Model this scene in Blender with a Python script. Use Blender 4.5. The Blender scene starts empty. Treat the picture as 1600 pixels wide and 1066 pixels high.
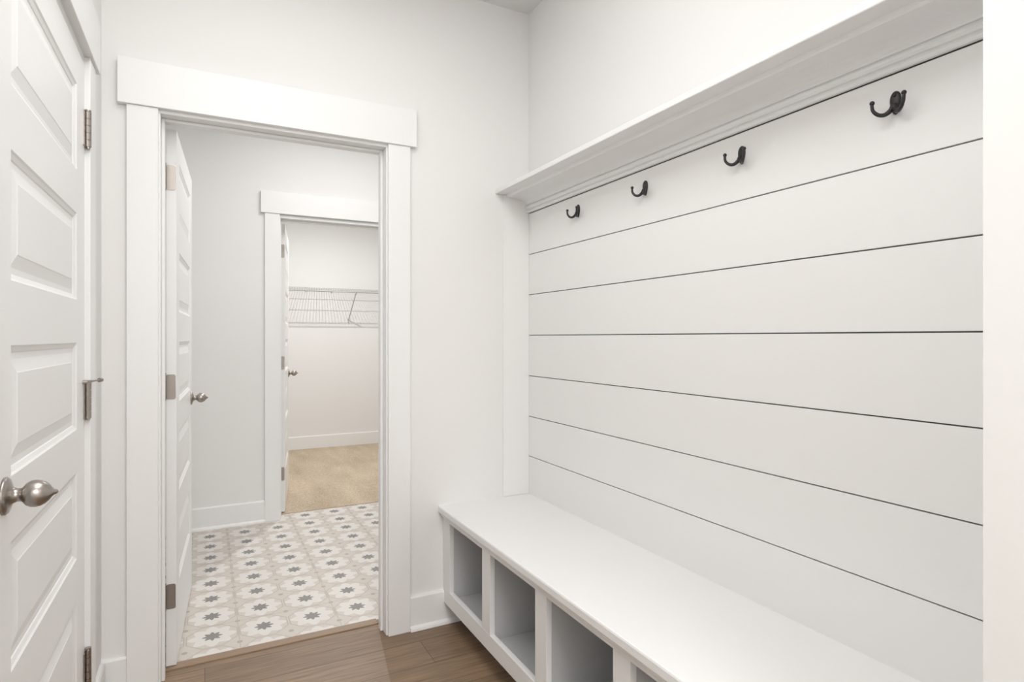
import bpy, bmesh, math, random
from mathutils import Vector, Matrix
random.seed(3)
sc = bpy.context.scene
try:
    sc.view_settings.view_transform = 'Standard'
    sc.view_settings.look = 'None'
except Exception as e:
    print(e)

H = 1.25      # camera height
CEIL = 2.78
YB = 2.451    # end wall of mudroom
XR = 1.359    # shiplap face
XL = -0.315   # left wall face
Y2 = 4.35     # far wall of tiled room
Y3 = 6.97     # closet far wall

# ------------------------------------------------------------------ node helpers
class NT:
    def __init__(s, name):
        s.mat = bpy.data.materials.new(name); s.mat.use_nodes = True
        s.t = s.mat.node_tree; s.b = s.t.nodes['Principled BSDF']
    def n(s, typ, **kw):
        nd = s.t.nodes.new(typ)
        for k, v in kw.items(): setattr(nd, k, v)
        return nd
    def l(s, a, b): s.t.links.new(a, b)
    def m(s, op, a, b=None, c=None):
        nd = s.n('ShaderNodeMath', operation=op)
        for i, v in enumerate((a, b, c)):
            if v is None: continue
            if isinstance(v, (int, float)): nd.inputs[i].default_value = v
            else: s.l(v, nd.inputs[i])
        return nd.outputs[0]
    def mix(s, f, a, b):
        nd = s.n('ShaderNodeMix', data_type='RGBA')
        if isinstance(f, (int, float)): nd.inputs[0].default_value = f
        else: s.l(f, nd.inputs[0])
        for i, v in ((6, a), (7, b)):
            if isinstance(v, tuple): nd.inputs[i].default_value = (*v, 1)
            else: s.l(v, nd.inputs[i])
        return nd.outputs[2]
    def co(s, scale=(1, 1, 1)):
        tc = s.n('ShaderNodeTexCoord'); mp = s.n('ShaderNodeMapping')
        mp.inputs['Scale'].default_value = scale
        s.l(tc.outputs['Object'], mp.inputs['Vector']); return mp.outputs[0]
    def noise(s, v, scale, detail=4):
        nd = s.n('ShaderNodeTexNoise'); nd.inputs['Scale'].default_value = scale
        nd.inputs['Detail'].default_value = detail; s.l(v, nd.inputs['Vector'])
        return nd.outputs['Fac']
    def bump(s, h, st, dist=0.002):
        nd = s.n('ShaderNodeBump'); nd.inputs['Strength'].default_value = st
        nd.inputs['Distance'].default_value = dist
        s.l(h, nd.inputs['Height']); s.l(nd.outputs[0], s.b.inputs['Normal'])

def paint(name, col, rough, bump=0.05, nscale=180, spec=0.5):
    t = NT(name)
    n1 = t.noise(t.co(), 1.5, 2)
    c2 = tuple(c*0.985 for c in col)
    t.l(t.mix(n1, col, c2), t.b.inputs['Base Color'])
    t.b.inputs['Roughness'].default_value = rough
    t.b.inputs['Specular IOR Level'].default_value = spec
    t.bump(t.noise(t.co(), nscale, 3), bump, 0.001)
    return t.mat

def metal(name, col, rough):
    t = NT(name)
    t.b.inputs['Metallic'].default_value = 1
    n = t.noise(t.co((1, 1, 12)), 60, 3)
    t.l(t.mix(n, col, tuple(c*0.85 for c in col)), t.b.inputs['Base Color'])
    t.b.inputs['Roughness'].default_value = rough
    return t.mat

M_WALL = paint('wall_paint', (0.868, 0.862, 0.853), 0.75, 0.06)
M_CEIL = paint('ceiling_paint', (0.84, 0.835, 0.83), 0.85, 0.1)
M_TRIM = paint('trim_semigloss', (0.90, 0.899, 0.896), 0.38, 0.02)
M_DOOR = paint('door_semigloss', (0.90, 0.899, 0.896), 0.35, 0.03, 90)
M_SHIP = paint('shiplap_paint', (0.905, 0.901, 0.893), 0.45, 0.02)
M_CUB = paint('cubby_interior_shade_grey', (0.60, 0.605, 0.61), 0.5, 0.02)  # grey puts the shade of the white cubby interiors into the colour
M_GAP = paint('groove_painted_shade', (0.17, 0.165, 0.16), 0.9, 0.02)  # dark colour stands in for shade inside the shiplap grooves
M_NICK = metal('satin_nickel', (0.42, 0.385, 0.355), 0.30)
M_WIRE = paint('white_vinyl_wire', (0.60, 0.60, 0.60), 0.4, 0.0)
t = NT('matte_black_iron')
t.l(t.mix(t.noise(t.co(), 40), (0.012, 0.012, 0.013), (0.022, 0.021, 0.02)), t.b.inputs['Base Color'])
t.b.inputs['Roughness'].default_value = 0.35; M_BLK = t.mat

# wood floor
t = NT('wood_plank_floor')
br = t.n('ShaderNodeTexBrick'); t.l(t.co(), br.inputs['Vector'])
br.offset = 0.37; br.inputs['Scale'].default_value = 1
br.inputs['Brick Width'].default_value = 1.25; br.inputs['Row Height'].default_value = 0.18
br.inputs['Mortar Size'].default_value = 0.0012; br.inputs['Mortar Smooth'].default_value = 0.3
br.inputs['Bias'].default_value = 0
br.inputs['Color1'].default_value = (0.285, 0.196, 0.128, 1)
br.inputs['Color2'].default_value = (0.232, 0.158, 0.102, 1)
br.inputs['Mortar'].default_value = (0.09, 0.058, 0.036, 1)
g = t.noise(t.co((1.2, 22, 1)), 3.0, 8)
g2 = t.noise(t.co((2, 70, 1)), 4.0, 4)
gg = t.m('MULTIPLY', t.m('ADD', g, g2), 0.5)
ramp = t.n('ShaderNodeValToRGB'); t.l(gg, ramp.inputs[0])
ramp.color_ramp.elements[0].position = 0.35; ramp.color_ramp.elements[0].color = (0.62, 0.60, 0.58, 1)
ramp.color_ramp.elements[1].position = 0.65; ramp.color_ramp.elements[1].color = (1.28, 1.26, 1.22, 1)
mu = t.n('ShaderNodeMix', data_type='RGBA', blend_type='MULTIPLY'); mu.inputs[0].default_value = 1
t.l(br.outputs['Color'], mu.inputs[6]); t.l(ramp.outputs[0], mu.inputs[7])
t.l(mu.outputs[2], t.b.inputs['Base Color']); t.b.inputs['Roughness'].default_value = 0.45
t.bump(gg, 0.12); M_FLOOR = t.mat

t = NT('oak_transition_wood')
g = t.noise(t.co((2, 60, 60)), 3.0, 6)
t.l(t.mix(g, (0.36, 0.25, 0.165), (0.25, 0.17, 0.105)), t.b.inputs['Base Color'])
t.b.inputs['Roughness'].default_value = 0.45; M_THR = t.mat

# carpet
t = NT('tan_carpet')
a = t.noise(t.co(), 140, 3); b = t.noise(t.co((3, 0.8, 1)), 1.8, 2)
f = t.m('ADD', t.m('MULTIPLY', a, 0.68), t.m('MULTIPLY', b, 0.32))
rp = t.n('ShaderNodeValToRGB'); t.l(f, rp.inputs[0])
rp.color_ramp.elements[0].position = 0.36; rp.color_ramp.elements[0].color = (0.40, 0.315, 0.225, 1)
rp.color_ramp.elements[1].position = 0.64; rp.color_ramp.elements[1].color = (0.73, 0.605, 0.46, 1)
t.l(rp.outputs[0], t.b.inputs['Base Color'])
t.b.inputs['Roughness'].default_value = 0.95
t.bump(a, 0.7, 0.008); M_CARP = t.mat

# patterned tile
def tile_mat():
    t = NT('encaustic_star_tile')
    P = 0.2
    sep = t.n('ShaderNodeSeparateXYZ'); t.l(t.co(), sep.inputs[0])
    def cell(v, off):
        q = t.m('ADD', t.m('DIVIDE', t.m('SUBTRACT', v, off), P), 50.5)
        return t.m('SUBTRACT', t.m('FRACT', q), 0.5), q
    x, qx = cell(sep.outputs[0], 0.028); y, qy = cell(sep.outputs[1], 2.777)
    ax = t.m('ABSOLUTE', x); ay = t.m('ABSOLUTE', y)
    def star(ax, ay, s):
        s1 = t.m('MAXIMUM', ax, ay); s2 = t.m('DIVIDE', t.m('ADD', ax, ay), 1.41421)
        return t.m('LESS_THAN', t.m('MINIMUM', s1, s2), s)
    r = t.m('SQRT', t.m('ADD', t.m('MULTIPLY', x, x), t.m('MULTIPLY', y, y)))
    th = t.m('ARCTAN2', y, x)
    q = t.m('ADD', t.m('DIVIDE', th, math.pi/4), 20.5)
    a = t.m('MULTIPLY', t.m('ABSOLUTE', t.m('SUBTRACT', t.m('FRACT', q), 0.5)), math.pi/4)
    wid = t.m('MULTIPLY', t.m('SINE', t.m('MULTIPLY', t.m('MINIMUM', t.m('MAXIMUM', t.m('SUBTRACT', r, 0.06), 0.0), 0.43), math.pi/0.43)), 0.14)
    petal = t.m('LESS_THAN', t.m('MULTIPLY', r, a), wid)
    octo = t.m('MAXIMUM', t.m('MAXIMUM', ax, ay), t.m('DIVIDE', t.m('ADD', ax, ay), 1.41421))
    ring = t.m('LESS_THAN', t.m('ABSOLUTE', t.m('SUBTRACT', octo, 0.475)), 0.012)
    n = t.noise(t.co(), 30, 3)
    base = t.mix(n, (0.60, 0.548, 0.50), (0.65, 0.596, 0.545))
    white = t.mix(n, (0.72, 0.69, 0.655), (0.76, 0.73, 0.69))
    c = t.mix(petal, base, white)
    c = t.mix(ring, c, (0.50, 0.455, 0.415))
    bx = t.m('SUBTRACT', 0.5, ax); by = t.m('SUBTRACT', 0.5, ay)
    c = t.mix(star(bx, by, 0.045), c, (0.42, 0.385, 0.345))
    def sharp(R0, R1):
        return t.m('LESS_THAN', t.m('ADD', r, t.m('MULTIPLY', a, (R0-R1)/(math.pi/8))), R0)
    c = t.mix(sharp(0.235, 0.135), c, (0.75, 0.725, 0.69))
    n2 = t.noise(t.co(), 5, 2)
    grey = t.mix(n2, (0.20, 0.195, 0.185), (0.29, 0.283, 0.265))
    c = t.mix(sharp(0.202, 0.115), c, grey)
    def joint(q):
        return t.m('LESS_THAN', t.m('ABSOLUTE', t.m('SUBTRACT', t.m('FRACT', t.m('DIVIDE', q, 2.0)), 0.5)), 0.004)
    j = t.m('MAXIMUM', joint(qx), joint(qy))
    c = t.mix(j, c, (0.50, 0.44, 0.39))
    t.l(c, t.b.inputs['Base Color']); t.b.inputs['Roughness'].default_value = 0.45
    return t.mat
M_TILE = tile_mat()

# ------------------------------------------------------------------ mesh helpers
def finish(bm, name, mat, bevel=0, smooth=False, parent=None, seg=2):
    bmesh.ops.recalc_face_normals(bm, faces=bm.faces)
    me = bpy.data.meshes.new(name); bm.to_mesh(me); bm.free()
    ob = bpy.data.objects.new(name, me); sc.collection.objects.link(ob)
    me.materials.append(mat)
    if smooth:
        for p in me.polygons: p.use_smooth = True
    if bevel:
        m = ob.modifiers.new('bevel', 'BEVEL'); m.width = bevel; m.segments = seg; m.limit_method = 'ANGLE'
        m.angle_limit = math.radians(50)
    if parent: ob.parent = parent
    return ob
def addbox(bm, b):
    x0, x1, y0, y1, z0, z1 = b
    v = [bm.verts.new((x, y, z)) for x in (x0, x1) for y in (y0, y1) for z in (z0, z1)]
    for f in ((0,1,3,2),(4,6,7,5),(0,4,5,1),(2,3,7,6),(0,2,6,4),(1,5,7,3)):
        bm.faces.new([v[i] for i in f])
def boxes(name, lst, mat, bevel=0, parent=None):
    bm = bmesh.new()
    for b in lst: addbox(bm, b)
    return finish(bm, name, mat, bevel, parent=parent)
def empty(name, loc=(0, 0, 0), rz=0):
    e = bpy.data.objects.new(name, None); sc.collection.objects.link(e)
    e.location = loc; e.rotation_euler = (0, 0, rz); e.empty_display_size = 0.1
    return e
def rod(bm, p0, p1, r, n=8):
    p0 = Vector(p0); p1 = Vector(p1); d = (p1-p0); L = d.length
    q = d.to_track_quat('Z', 'Y').to_matrix().to_4x4()
    M = Matrix.Translation((p0+p1)/2) @ q
    bmesh.ops.create_cone(bm, cap_ends=True, segments=n, radius1=r, radius2=r, depth=L, matrix=M)
def extrude_profile(name, pts, axis, a0, a1, mat, smooth=False, parent=None):
    """pts 2D; axis 'Y': pts=(x,z) ; axis 'X': pts=(y,z)"""
    bm = bmesh.new(); A = []; B = []
    for (p, z) in pts:
        if axis == 'Y': A.append(bm.verts.new((p, a0, z))); B.append(bm.verts.new((p, a1, z)))
        else: A.append(bm.verts.new((a0, p, z))); B.append(bm.verts.new((a1, p, z)))
    n = len(pts)
    bm.faces.new(A); bm.faces.new(B[::-1])
    for i in range(n):
        bm.faces.new((A[i], A[(i+1) % n], B[(i+1) % n], B[i]))
    return finish(bm, name, mat, 0, smooth, parent)

# ------------------------------------------------------------------ shell
YF = -3.0
XH = 0.90      # hall wall face beyond the nook
YN = 0.402     # near end of nook
boxes('floor', [(-0.5, 1.6, YF, 2.565, -0.1, 0)], M_FLOOR)
boxes('floor_tile', [(-0.4, 2.4, 2.608, 4.468, -0.1, 0.0)], M_TILE)
boxes('floor_carpet', [(0.2, 2.6, 4.468, Y3+0.1, -0.1, 0.004)], M_CARP)
boxes('trim_threshold', [(-0.139, 0.674, 2.562, 2.610, -0.05, 0.006)], M_THR, 0.003)
boxes('trim_threshold_fill', [(-0.4, -0.141, 2.5655, 2.608, -0.1, 0.0), (0.676, 2.4, 2.5655, 2.608, -0.1, 0.0)], M_THR)
boxes('ceiling', [(-0.5, 2.7, YF, Y3+0.1, CEIL, CEIL+0.1)], M_CEIL)

OX0, OX1, OZ = -0.14, 0.675, 2.05
boxes('wall_back', [(-0.5, OX0-0.02, YB, YB+0.115, 0, CEIL), (OX1+0.02, 2.4, YB, YB+0.115, 0, CEIL),
                    (OX0-0.02, OX1+0.02, YB, YB+0.115, OZ+0.02, CEIL)], M_WALL)
DY0, DY1 = 1.243, 2.088
boxes('wall_left', [(XL-0.115, XL, YF, DY0-0.024, 0, CEIL), (XL-0.115, XL, DY1+0.024, YB, 0, CEIL),
                    (XL-0.115, XL, DY0-0.024, DY1+0.024, 2.07, CEIL)], M_WALL)
boxes('wall_right', [(XR+0.0125, XR+0.13, YN, YB, 0, CEIL)], M_WALL)
boxes('wall_right_upper', [(XR, XR+0.0124, YN, YB, 1.846, CEIL)], M_WALL)
boxes('wall_nook_return', [(XH, XR+0.13, YN-0.12, YN, 0, CEIL), (XH, XH+0.12, YF, YN-0.12, 0, CEIL)], M_WALL)
boxes('wall_front', [(-0.5, 1.6, YF-0.1, YF, 0, CEIL)], M_WALL)
boxes('wall_bath_left', [(-0.40, -0.27, YB+0.115, Y2+0.12, 0, CEIL)], M_WALL)
boxes('wall_bath_right', [(2.2, 2.35, YB+0.115, Y2, 0, CEIL)], M_WALL)
PX0, PX1, PZ = 0.462, 1.275, 2.075
boxes('wall_bath_far', [(-0.27, PX0-0.02, Y2, Y2+0.118, 0, CEIL), (PX1+0.02, 2.35, Y2, Y2+0.118, 0, CEIL),
                        (PX0-0.02, PX1+0.02, Y2, Y2+0.118, PZ+0.02, CEIL)], M_WALL)
boxes('wall_closet_far', [(0.2, 2.6, Y3, Y3+0.1, 0, CEIL)], M_WALL)
boxes('wall_closet_left', [(0.2, 0.32, Y2+0.118, Y3, 0, CEIL)], M_WALL)
boxes('wall_closet_right', [(2.45, 2.6, Y2+0.118, Y3, 0, CEIL)], M_WALL)

# ------------------------------------------------------------------ door frames
def frame_x(name, x0, x1, oz, yf, thick, hz0, hz1, back=True):
    e = empty(name)
    yb = yf+thick
    boxes('jamb', [(x0-0.02, x0, yf-0.004, yb+0.004, 0, oz), (x1, x1+0.02, yf-0.004, yb+0.004, 0, oz),
                   (x0-0.02, x1+0.02, yf-0.004, yb+0.004, oz, oz+0.02)], M_TRIM, 0.0015, e)
    s0, s1 = yb-0.07, yb-0.036
    boxes('stop', [(x0, x0+0.011, s0, s1, 0, oz), (x1-0.011, x1, s0, s1, 0, oz),
                   (x0+0.011, x1-0.011, s0, s1, oz-0.011, oz)], M_TRIM, 0.002, e)
    c = 0.095; r = 0.006
    boxes('casing', [(x0-r-c, x0-r, yf-0.019, yf, 0, hz0), (x1+r, x1+r+c, yf-0.019, yf, 0, hz0)], M_TRIM, 0.0018, e)
    boxes('header', [(x0-r-c-0.026, x1+r+c+0.026, yf-0.027, yf, hz0, hz1)], M_TRIM, 0.002, e)
    if back:
        boxes('casing_far', [(x0-r-c, x0-r, yb, yb+0.019, 0, hz0), (x1+r, x1+r+c, yb, yb+0.019, 0, hz0)], M_TRIM, 0.0018, e)
        boxes('header_far', [(x0-r-c-0.026, x1+r+c+0.026, yb, yb+0.027, hz0, hz1)], M_TRIM, 0.002, e)
    return e
frame_x('trim_1', OX0, OX1, OZ, YB, 0.115, 2.062, 2.22)
frame_x('trim_2', PX0, PX1, PZ, Y2, 0.118, 2.10, 2.248)
e = empty('trim_3')
boxes('jamb', [(XL-0.115, XL+0.004, DY1+0.003, DY1+0.023, 0, 2.05), (XL-0.115, XL+0.004, DY0-0.023, DY0-0.003, 0, 2.05),
               (XL-0.115, XL+0.004, DY0-0.023, DY1+0.023, 2.05, 2.07)], M_TRIM, 0.0015, e)
boxes('stop', [(XL-0.07, XL-0.031, DY1-0.009, DY1+0.003, 0, 2.05), (XL-0.07, XL-0.031, DY0-0.003, DY0+0.009, 0, 2.05),
               (XL-0.07, XL-0.031, DY0, DY1, 2.042, 2.05)], M_TRIM, 0.0015, e)
boxes('casing', [(XL, XL+0.019, DY1+0.012, DY1+0.107, 0, 2.068), (XL, XL+0.019, DY0-0.107, DY0-0.012, 0, 2.068)], M_TRIM, 0.0018, e)
boxes('header', [(XL, XL+0.027, DY0-0.135, DY1+0.14, 2.068, 2.225)], M_TRIM, 0.002, e)

# ------------------------------------------------------------------ doors
def panel_slab(w, h, tk, parent):
    bm = bmesh.new()
    sx = 0.113; xs = [0, sx, w-sx, w]
    ph, rail = 0.236, 0.117
    z = 0.285*h/2.035
    zs = [0]
    for i in range(5):
        zs += [z, z+ph]; z += ph+rail
    zs.append(h)
    for y, s in ((0, 1), (tk, -1)):
        for i in range(3):
            for j in range(len(zs)-1):
                x0, x1, z0, z1 = xs[i], xs[i+1], zs[j], zs[j+1]
                if i == 1 and j % 2 == 1:
                    rings = [(0, 0), (0.004, 0.003), (0.012, 0.0062), (0.014, 0.0082), (0.026, 0.0082), (0.050, 0.003), (0.052, 0.002)]
                    prev = None
                    for ins, dep in rings:
                        yy = y+s*dep
                        vs = [bm.verts.new(c) for c in ((x0+ins, yy, z0+ins), (x1-ins, yy, z0+ins), (x1-ins, yy, z1-ins), (x0+ins, yy, z1-ins))]
                        if prev:
                            for k in range(4):
                                bm.faces.new((prev[k], prev[(k+1) % 4], vs[(k+1) % 4], vs[k]))
                        prev = vs
                    bm.faces.new(prev)
                else:
                    bm.faces.new([bm.verts.new(c) for c in ((x0, y, z0), (x1, y, z0), (x1, y, z1), (x0, y, z1))])
    for j in range(len(zs)-1):
        for x in (0, w):
            bm.faces.new([bm.verts.new(c) for c in ((x, 0, zs[j]), (x, tk, zs[j]), (x, tk, zs[j+1]), (x, 0, zs[j+1]))])
    for i in range(3):
        for zz in (0, h):
            bm.faces.new([bm.verts.new(c) for c in ((xs[i], 0, zz), (xs[i+1], 0, zz), (xs[i+1], tk, zz), (xs[i], tk, zz))])
    bmesh.ops.remove_doubles(bm, verts=bm.verts, dist=1e-5)
    return finish(bm, 'slab', M_DOOR, 0.001, parent=parent)

def knob(name, parent, x, y, z, s):
    prof = [(0, .0325), (.003, .0325), (.006, .030), (.009, .022), (.012, .0145), (.018, .0115), (.024, .0115), (.027, .0145),
            (.031, .0195), (.037, .0228), (.044, .0236), (.051, .0225), (.058, .0190), (.0635, .0140), (.067, .0085), (.070, .0055), (.0735, .0042), (.076, .0015), (.0763, 0.0)]
    bm = bmesh.new(); N = 40; prev = None
    c = bm.verts.new((x, y, z))
    for d, r in prof:
        if r == 0:
            tip = bm.verts.new((x, y+s*d, z))
            for k in range(N): bm.faces.new((prev[k], prev[(k+1) % N], tip))
            break
        ring = [bm.verts.new((x+r*math.cos(2*math.pi*k/N), y+s*d, z+r*math.sin(2*math.pi*k/N))) for k in range(N)]
        if prev:
            for k in range(N): bm.faces.new((prev[k], prev[(k+1) % N], ring[(k+1) % N], ring[k]))
        else:
            for k in range(N): bm.faces.new((c, ring[(k+1) % N], ring[k]))
        prev = ring
    return finish(bm, name, M_NICK, 0, True, parent)

def round_plate(bm, axis, a, c1, c2, h1, h2, rad, th):
    pts = []
    for sx, sz, st in ((1, 1, 0), (-1, 1, 90), (-1, -1, 180), (1, -1, 270)):
        for k in range(5):
            an = math.radians(st+k*22.5)
            pts.append((c1+sx*(h1-rad)+rad*math.cos(an), c2+sz*(h2-rad)+rad*math.sin(an)))
    A = []; B = []
    for p, z in pts:
        if axis == 'x': A.append(bm.verts.new((a, p, z))); B.append(bm.verts.new((a+th, p, z)))
        else: A.append(bm.verts.new((p, a, z))); B.append(bm.verts.new((p, a+th, z)))
    n = len(pts); bm.faces.new(A); bm.faces.new(B[::-1])
    for i in range(n): bm.faces.new((A[i], A[(i+1) % n], B[(i+1) % n], B[i]))

def barrel(bm, x, y, z, hh=0.048, r=0.0065):
    n = 5; L = 2*hh/n
    for i in range(n):
        rod(bm, (x, y, z-hh+i*L+0.0007), (x, y, z-hh+(i+1)*L-0.0007), r, 14)
    rod(bm, (x, y, z-hh-0.004), (x, y, z+hh+0.004), r*0.7, 12)
    rod(bm, (x, y, z+hh+0.002), (x, y, z+hh+0.006), r*0.95, 12)

w1 = 0.80; TK = 0.035
e = empty('door_1', (-0.0955, 2.583, 0.008), math.radians(87.3))
panel_slab(w1, 2.032, TK, e)
knob('knob_front', e, w1-0.062, 0, 0.945, -1); knob('knob_back', e, w1-0.062, TK, 0.945, 1)
bm = bmesh.new()
for z in (1.848, 1.056, 0.263):
    round_plate(bm, 'x', -0.0022, 0.018, z, 0.0155, 0.047, 0.007, 0.0024)
    barrel(bm, -0.006, TK+0.003, z, 0.047, 0.0055)
    round_plate(bm, 'y', TK+0.0065, -0.026, z, 0.017, 0.047, 0.007, 0.002)
    for dz in (-0.03, 0.0, 0.03):
        rod(bm, (-0.0030, 0.012+0.010*(dz != 0), z+dz), (-0.0015, 0.012+0.010*(dz != 0), z+dz), 0.0035, 10)
finish(bm, 'hinges', M_NICK, 0, parent=e)
bm = bmesh.new(); round_plate(bm, 'x', w1-0.0004, 0.0175, 0.945, 0.0125, 0.028, 0.004, 0.0015)
rod(bm, (w1, 0.0175, 0.945), (w1+0.010, 0.0175, 0.945), 0.008, 12)
finish(bm, 'latch', M_NICK, 0, parent=e)

w2 = 0.80
e = empty('door_2', (0.506, 4.486, 0.012), math.radians(81.5))
panel_slab(w2, 2.05, TK, e)
knob('knob_front', e, w2-0.062, 0, 0.945, -1); knob('knob_back', e, w2-0.062, TK, 0.945, 1)
bm = bmesh.new()
for z in (1.855, 1.06, 0.27):
    round_plate(bm, 'x', -0.0022, 0.018, z, 0.0155, 0.047, 0.007, 0.0024)
    barrel(bm, -0.006, TK+0.003, z, 0.047, 0.0055)
    round_plate(bm, 'y', TK+0.0055, -0.026, z, 0.017, 0.047, 0.007, 0.002)
finish(bm, 'hinges', M_NICK, 0, parent=e)

w3 = DY1-DY0-0.002
e = empty('door_3', (XL-0.029, DY1, 0.01), math.radians(-90))
panel_slab(w3, 2.032, TK, e)
knob('knob', e, w3-0.072, TK, 0.965, 1)
bm = bmesh.new()
for z in (1.843, 1.058, 0.285):
    barrel(bm, -0.001, TK+0.0085, z, 0.051, 0.0085)
    round_plate(bm, 'y', TK-0.0005, 0.008, z, 0.013, 0.05, 0.002, 0.004)
rod(bm, (-0.001, TK+0.009, 1.110), (-0.001, TK+0.009, 1.117), 0.0095, 14)
rod(bm, (-0.001, TK+0.012, 1.1135), (-0.052, TK+0.03, 1.1135), 0.0028, 10)
rod(bm, (-0.050, TK+0.029, 1.1135), (-0.060, TK+0.033, 1.1135), 0.0065, 12)
rod(bm, (-0.001, TK+0.012, 1.1135), (0.028, TK+0.008, 1.1135), 0.0028, 10)
rod(bm, (0.028, TK+0.012, 1.1135), (0.028, TK+0.001, 1.1135), 0.0055, 12)
finish(bm, 'hinges', M_NICK, 0, parent=e)

# ------------------------------------------------------------------ baseboards
BB = 0.145
def bbx(name, x0, x1, yface, s=-1, shoe=True):
    y = yface; d = s
    pts = [(y, 0), (y+d*0.014, 0), (y+d*0.014, BB-0.008), (y+d*0.010, BB), (y, BB)]
    o = extrude_profile(name, pts, 'X', x0, x1, M_TRIM)
    if shoe:
        p = [(y+d*0.0141, 0)] + [(y+d*(0.014+0.014*math.cos(a)), 0.019*math.sin(a)) for a in [i*math.pi/12 for i in range(7)]]
        extrude_profile('shoe', p, 'X', x0, x1, M_TRIM, parent=o)
    return o
def bby(name, y0, y1, xface, s):
    x = xface
    pts = [(x, 0), (x+s*0.014, 0), (x+s*0.014, BB-0.008), (x+s*0.010, BB), (x, BB)]
    o = extrude_profile(name, pts, 'Y', y0, y1, M_TRIM)
    p = [(x+s*0.0141, 0)] + [(x+s*(0.014+0.014*math.cos(a)), 0.019*math.sin(a)) for a in [i*math.pi/12 for i in range(7)]]
    extrude_profile('shoe', p, 'Y', y0, y1, M_TRIM, parent=o)
    return o
bbx('baseboard_back_left', XL, OX0-0.101, YB)
bbx('baseboard_back_right', OX1+0.101, 1.055, YB)
bby('baseboard_left', DY1+0.107, YB-0.028, XL, 1)
bby('baseboard_left_near', YF, DY0-0.107, XL, 1)
bby('baseboard_right_near', YF, YN, XH, -1)
bbx('baseboard_bath_far_left', -0.27, PX0-0.101, Y2)
bbx('baseboard_bath_far_right', PX1+0.101, 2.2, Y2)
bby('baseboard_bath_left', YB+0.145, Y2-0.028, -0.27, 1)
bby('baseboard_bath_right', YB+0.145, Y2-0.028, 2.2, -1)
bbx('baseboard_closet_far', 0.32, 2.45, Y3, shoe=False)
bby('baseboard_closet_left', Y2+0.14, Y3-0.015, 0.32, 1)
bby('baseboard_closet_right', Y2+0.14, Y3-0.015, 2.45, -1)

# ------------------------------------------------------------------ shiplap
lines = [1.838, 1.643, 1.453, 1.262, 1.071, 0.880, 0.692, 0.512]
G = 0.0017
e = empty('wall_shiplap')
boxes('boards', [(XR, XR+0.0115, YN, YB, lines[i+1]+(G if i < 6 else 0), lines[i]-(G if i else 0.003)) for i in range(7)], M_SHIP, 0.0007, e)
boxes('groove_shade_backing', [(XR+0.0095, XR+0.0119, YN, YB, 0.52, 1.845)], M_GAP, 0, e)  # dark sheet added behind the boards so the gaps read as shaded
boxes('trim_corner_board', [(1.224, XR, YB-0.006, YB, 0.5155, 1.911)], M_SHIP, 0.001)
boxes('trim_corner_board_near', [(1.224, XR, YN, YN+0.006, 0.5155, 1.911)], M_SHIP, 0.001)

# ------------------------------------------------------------------ crown ledge shelf
e = empty('wall_ledge_shelf')
boxes('shelf_board', [(XR-0.174, XR, YN, YB, 1.912, 1.932)], M_TRIM, 0.003, e)
pr = [(0, 1.838), (0.010, 1.838), (0.013, 1.841), (0.0135, 1.846), (0.011, 1.850), (0.0105, 1.852),
      (0.0165, 1.854), (0.0205, 1.859), (0.0205, 1.865), (0.0165, 1.870), (0.0145, 1.872), (0.0185, 1.8735)]
for i in range(1, 11):
    a = i/10*math.pi/2
    pr.append((0.0185+0.088*(1-math.cos(a)), 1.8735+0.027*math.sin(a)))
pr += [(0.112, 1.9006), (0.118, 1.904), (0.121, 1.912), (0, 1.912)]
extrude_profile('crown_moulding', [(XR-o, z) for o, z in pr], 'Y', YN, YB, M_TRIM, parent=e)

# ------------------------------------------------------------------ bench
e = empty('storage_bench')
boxes('seat', [(0.907, XR+0.0115, YN-0.007, YB+0.007, 0.484, 0.515)], M_TRIM, 0.006, e)
XF = 0.930
ZT, ZB0, ZB1 = 0.452, 0.092, 0.155
openings = [(2.372, 2.038), (1.968, 1.634), (1.564, 1.230), (1.160, 0.826), (0.756, 0.470)]
L = [(XF, XF+0.02, YN, YB, ZT, 0.484), (XF, XF+0.02, YN, YB, ZB0, ZB1)]
edges = [YB]+[v for o in openings for v in o]+[YN]
for i in range(0, len(edges), 2):
    L.append((XF, XF+0.02, edges[i+1], edges[i], ZB1, ZT))
boxes('face_frame', L, M_TRIM, 0.001, e)
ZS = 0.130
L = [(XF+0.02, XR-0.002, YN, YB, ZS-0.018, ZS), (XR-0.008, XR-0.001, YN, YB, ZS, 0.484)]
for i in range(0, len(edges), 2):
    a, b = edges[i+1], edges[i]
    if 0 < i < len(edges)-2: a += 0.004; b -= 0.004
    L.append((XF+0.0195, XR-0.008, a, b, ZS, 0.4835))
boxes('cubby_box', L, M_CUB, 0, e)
boxes('toe_kick', [(1.055, 1.075, YN, YB, 0, ZS-0.018)], M_TRIM, 0, e)
boxes('cove_trim', [(XF-0.010, XF, YN, YB, 0.468, 0.484)], M_TRIM, 0.004, e)

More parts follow.
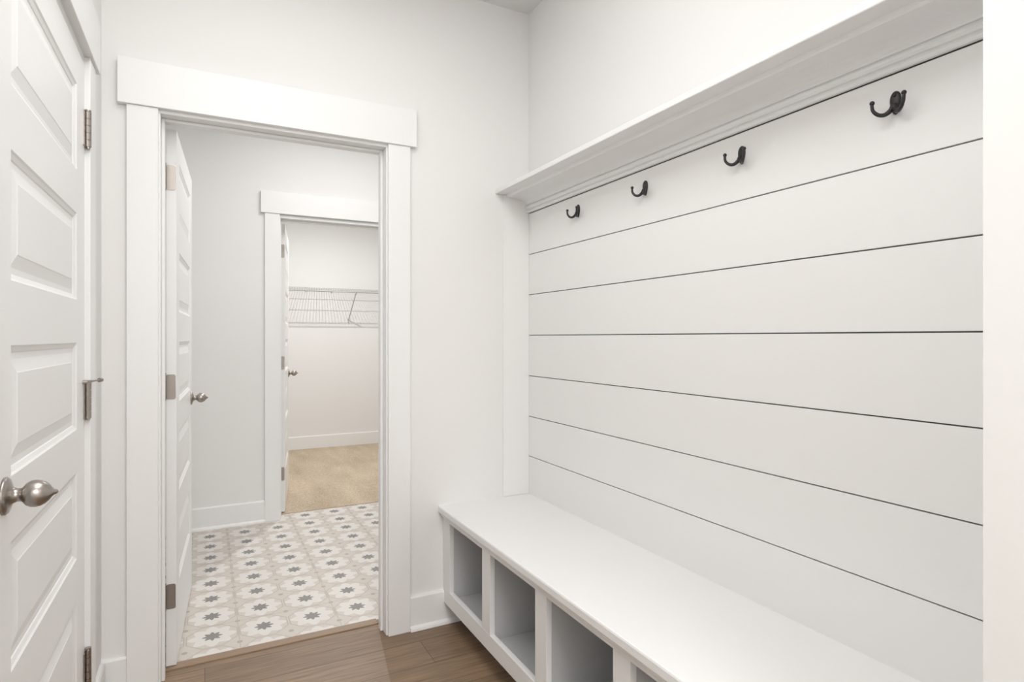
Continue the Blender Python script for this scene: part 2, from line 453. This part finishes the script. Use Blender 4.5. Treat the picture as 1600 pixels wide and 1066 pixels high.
# ------------------------------------------------------------------ coat hooks
def tube(bm, pts, rads, N=14):
    P = [Vector(p) for p in pts]; out = []; R = []
    ext = [P[0]*2-P[1]]+P+[P[-1]*2-P[-2]]
    for i in range(1, len(ext)-2):
        for k in range(8):
            u = k/8
            a, b, c, d = ext[i-1], ext[i], ext[i+1], ext[i+2]
            out.append(0.5*((2*b)+(c-a)*u+(2*a-5*b+4*c-d)*u*u+(3*b-a-3*c+d)*u**3))
            R.append(rads[i-1]*(1-u)+rads[i]*u)
    out.append(P[-1]); R.append(rads[-1])
    prev = None; nrm = Vector((0.3, 0.2, 1)).normalized()
    for i, p in enumerate(out):
        tng = (out[min(i+1, len(out)-1)]-out[max(i-1, 0)]).normalized()
        nrm = (nrm-tng*nrm.dot(tng)).normalized(); bi = tng.cross(nrm)
        ring = [bm.verts.new(p+R[i]*(math.cos(2*math.pi*k/N)*nrm+math.sin(2*math.pi*k/N)*bi)) for k in range(N)]
        if prev:
            for k in range(N): bm.faces.new((prev[k], prev[(k+1) % N], ring[(k+1) % N], ring[k]))
        else: bm.faces.new(ring[::-1])
        prev = ring
    bm.faces.new(prev)
def hook(loc):
    bm = bmesh.new()
    N = 40; layers = []
    def outline(sc_, x):
        vs = []
        for k in range(N):
            a = 2*math.pi*k/N
            zz = math.sin(a)
            wv = 0.0115*(1.0+0.25*zz)
            vs.append(bm.verts.new((x, wv*math.cos(a)*sc_, (0.026*zz)*sc_+0.006)))
        return vs
    for sc_, x in ((1, 0.0002), (1, 0.003), (0.93, 0.0048), (0.7, 0.0062), (0.35, 0.0070)):
        layers.append(outline(sc_, x))
    bm.faces.new(layers[0][::-1])
    for a, b in zip(layers, layers[1:]):
        for k in range(N): bm.faces.new((a[k], a[(k+1) % N], b[(k+1) % N], b[k]))
    bm.faces.new(layers[-1])
    rod(bm, (0.005, 0, 0.022), (0.0078, 0, 0.022), 0.0042, 16)
    for s in (1, -1):
        tube(bm, [(0.008, s*0.001, 0.000), (0.012, s*0.005, -0.011), (0.019, s*0.014, -0.019), (0.026, s*0.024, -0.017),
                  (0.031, s*0.032, -0.007), (0.032, s*0.034, 0.004), (0.0315, s*0.034, 0.010)],
             [0.0058, 0.0054, 0.0046, 0.0042, 0.0038, 0.0036, 0.0036])
        bmesh.ops.create_uvsphere(bm, u_segments=16, v_segments=10, radius=0.0054, matrix=Matrix.Translation((0.0315, s*0.034, 0.011)))
    bmesh.ops.create_uvsphere(bm, u_segments=16, v_segments=10, radius=0.0075, matrix=Matrix.Translation((0.0085, 0, -0.006)))
    ob = finish(bm, 'coat_hook', M_BLK, 0, True)
    ob.location = loc; ob.rotation_euler = (0, 0, math.pi)
for y in (2.028, 1.611, 1.195, 0.772):
    hook((XR, y, H+0.514))

# ------------------------------------------------------------------ closet wire shelf
bm = bmesh.new()
zs_ = 1.785; yf = Y3-0.405; xs0, xs1 = 0.33, 2.44
for (y, z, r) in ((yf, zs_, 0.0036), (yf, zs_-0.032, 0.0036), (yf+0.13, zs_-0.004, 0.003), (yf+0.27, zs_-0.004, 0.003), (Y3-0.006, zs_-0.004, 0.0034)):
    rod(bm, (xs0, y, z), (xs1, y, z), r, 6)
x = xs0+0.01
while x < xs1:
    rod(bm, (x, yf, zs_), (x, Y3-0.003, zs_), 0.0022, 5)
    rod(bm, (x, yf, zs_), (x, yf, zs_-0.032), 0.0022, 5)
    x += 0.0254
for bx in (0.7, 1.48, 2.2):
    rod(bm, (bx, yf+0.006, zs_-0.03), (bx-0.0, Y3-0.004, zs_-0.33), 0.0060, 8)
    addbox(bm, (bx-0.009, bx+0.009, Y3-0.006, Y3, zs_-0.36, zs_-0.31))
x = xs0+0.12
while x < xs1:
    addbox(bm, (x-0.006, x+0.006, Y3-0.012, Y3, zs_-0.016, zs_+0.008)); x += 0.28
finish(bm, 'wire_shelf', M_WIRE)

# ------------------------------------------------------------------ lights
def area(name, loc, size, power, col=(1, 0.99, 0.975), sy=None, rot=(0, 0, 0)):
    d = bpy.data.lights.new(name, 'AREA'); d.energy = power; d.color = col
    d.shape = 'RECTANGLE'; d.size = size; d.size_y = sy or size
    o = bpy.data.objects.new(name, d); o.location = loc; o.rotation_euler = rot
    sc.collection.objects.link(o); return o
area('fill_light_hall', (0.25, 1.0, CEIL-0.02), 0.9, 18, sy=1.6)  # unseen overhead fill, added and widened to flatten the light
area('fill_light_entry', (0.3, -2.0, CEIL-0.02), 0.9, 60, sy=1.7)  # unseen fill behind the camera, added for even frontal light
area('fill_light_bath', (0.85, 3.3, CEIL-0.02), 0.9, 17.5)  # unseen area light added to brighten the tiled room
area('ceiling_lamp_closet', (1.15, 5.60, CEIL-0.12), 0.04, 27)
w = bpy.data.worlds.new('World'); sc.world = w; w.use_nodes = True
w.node_tree.nodes['Background'].inputs[0].default_value = (0.95, 0.97, 1, 1)
w.node_tree.nodes['Background'].inputs[1].default_value = 0.5

# ------------------------------------------------------------------ camera
cd = bpy.data.cameras.new('camera'); cam = bpy.data.objects.new('camera', cd); sc.collection.objects.link(cam)
cd.sensor_width = 36; cd.sensor_fit = 'HORIZONTAL'; cd.lens = 925/1600*36
cd.shift_y = -5/1600; cd.clip_start = 0.02
cam.location = (0, 0, H); cam.rotation_euler = (math.radians(90), 0, -math.atan(480/925))
sc.camera = cam
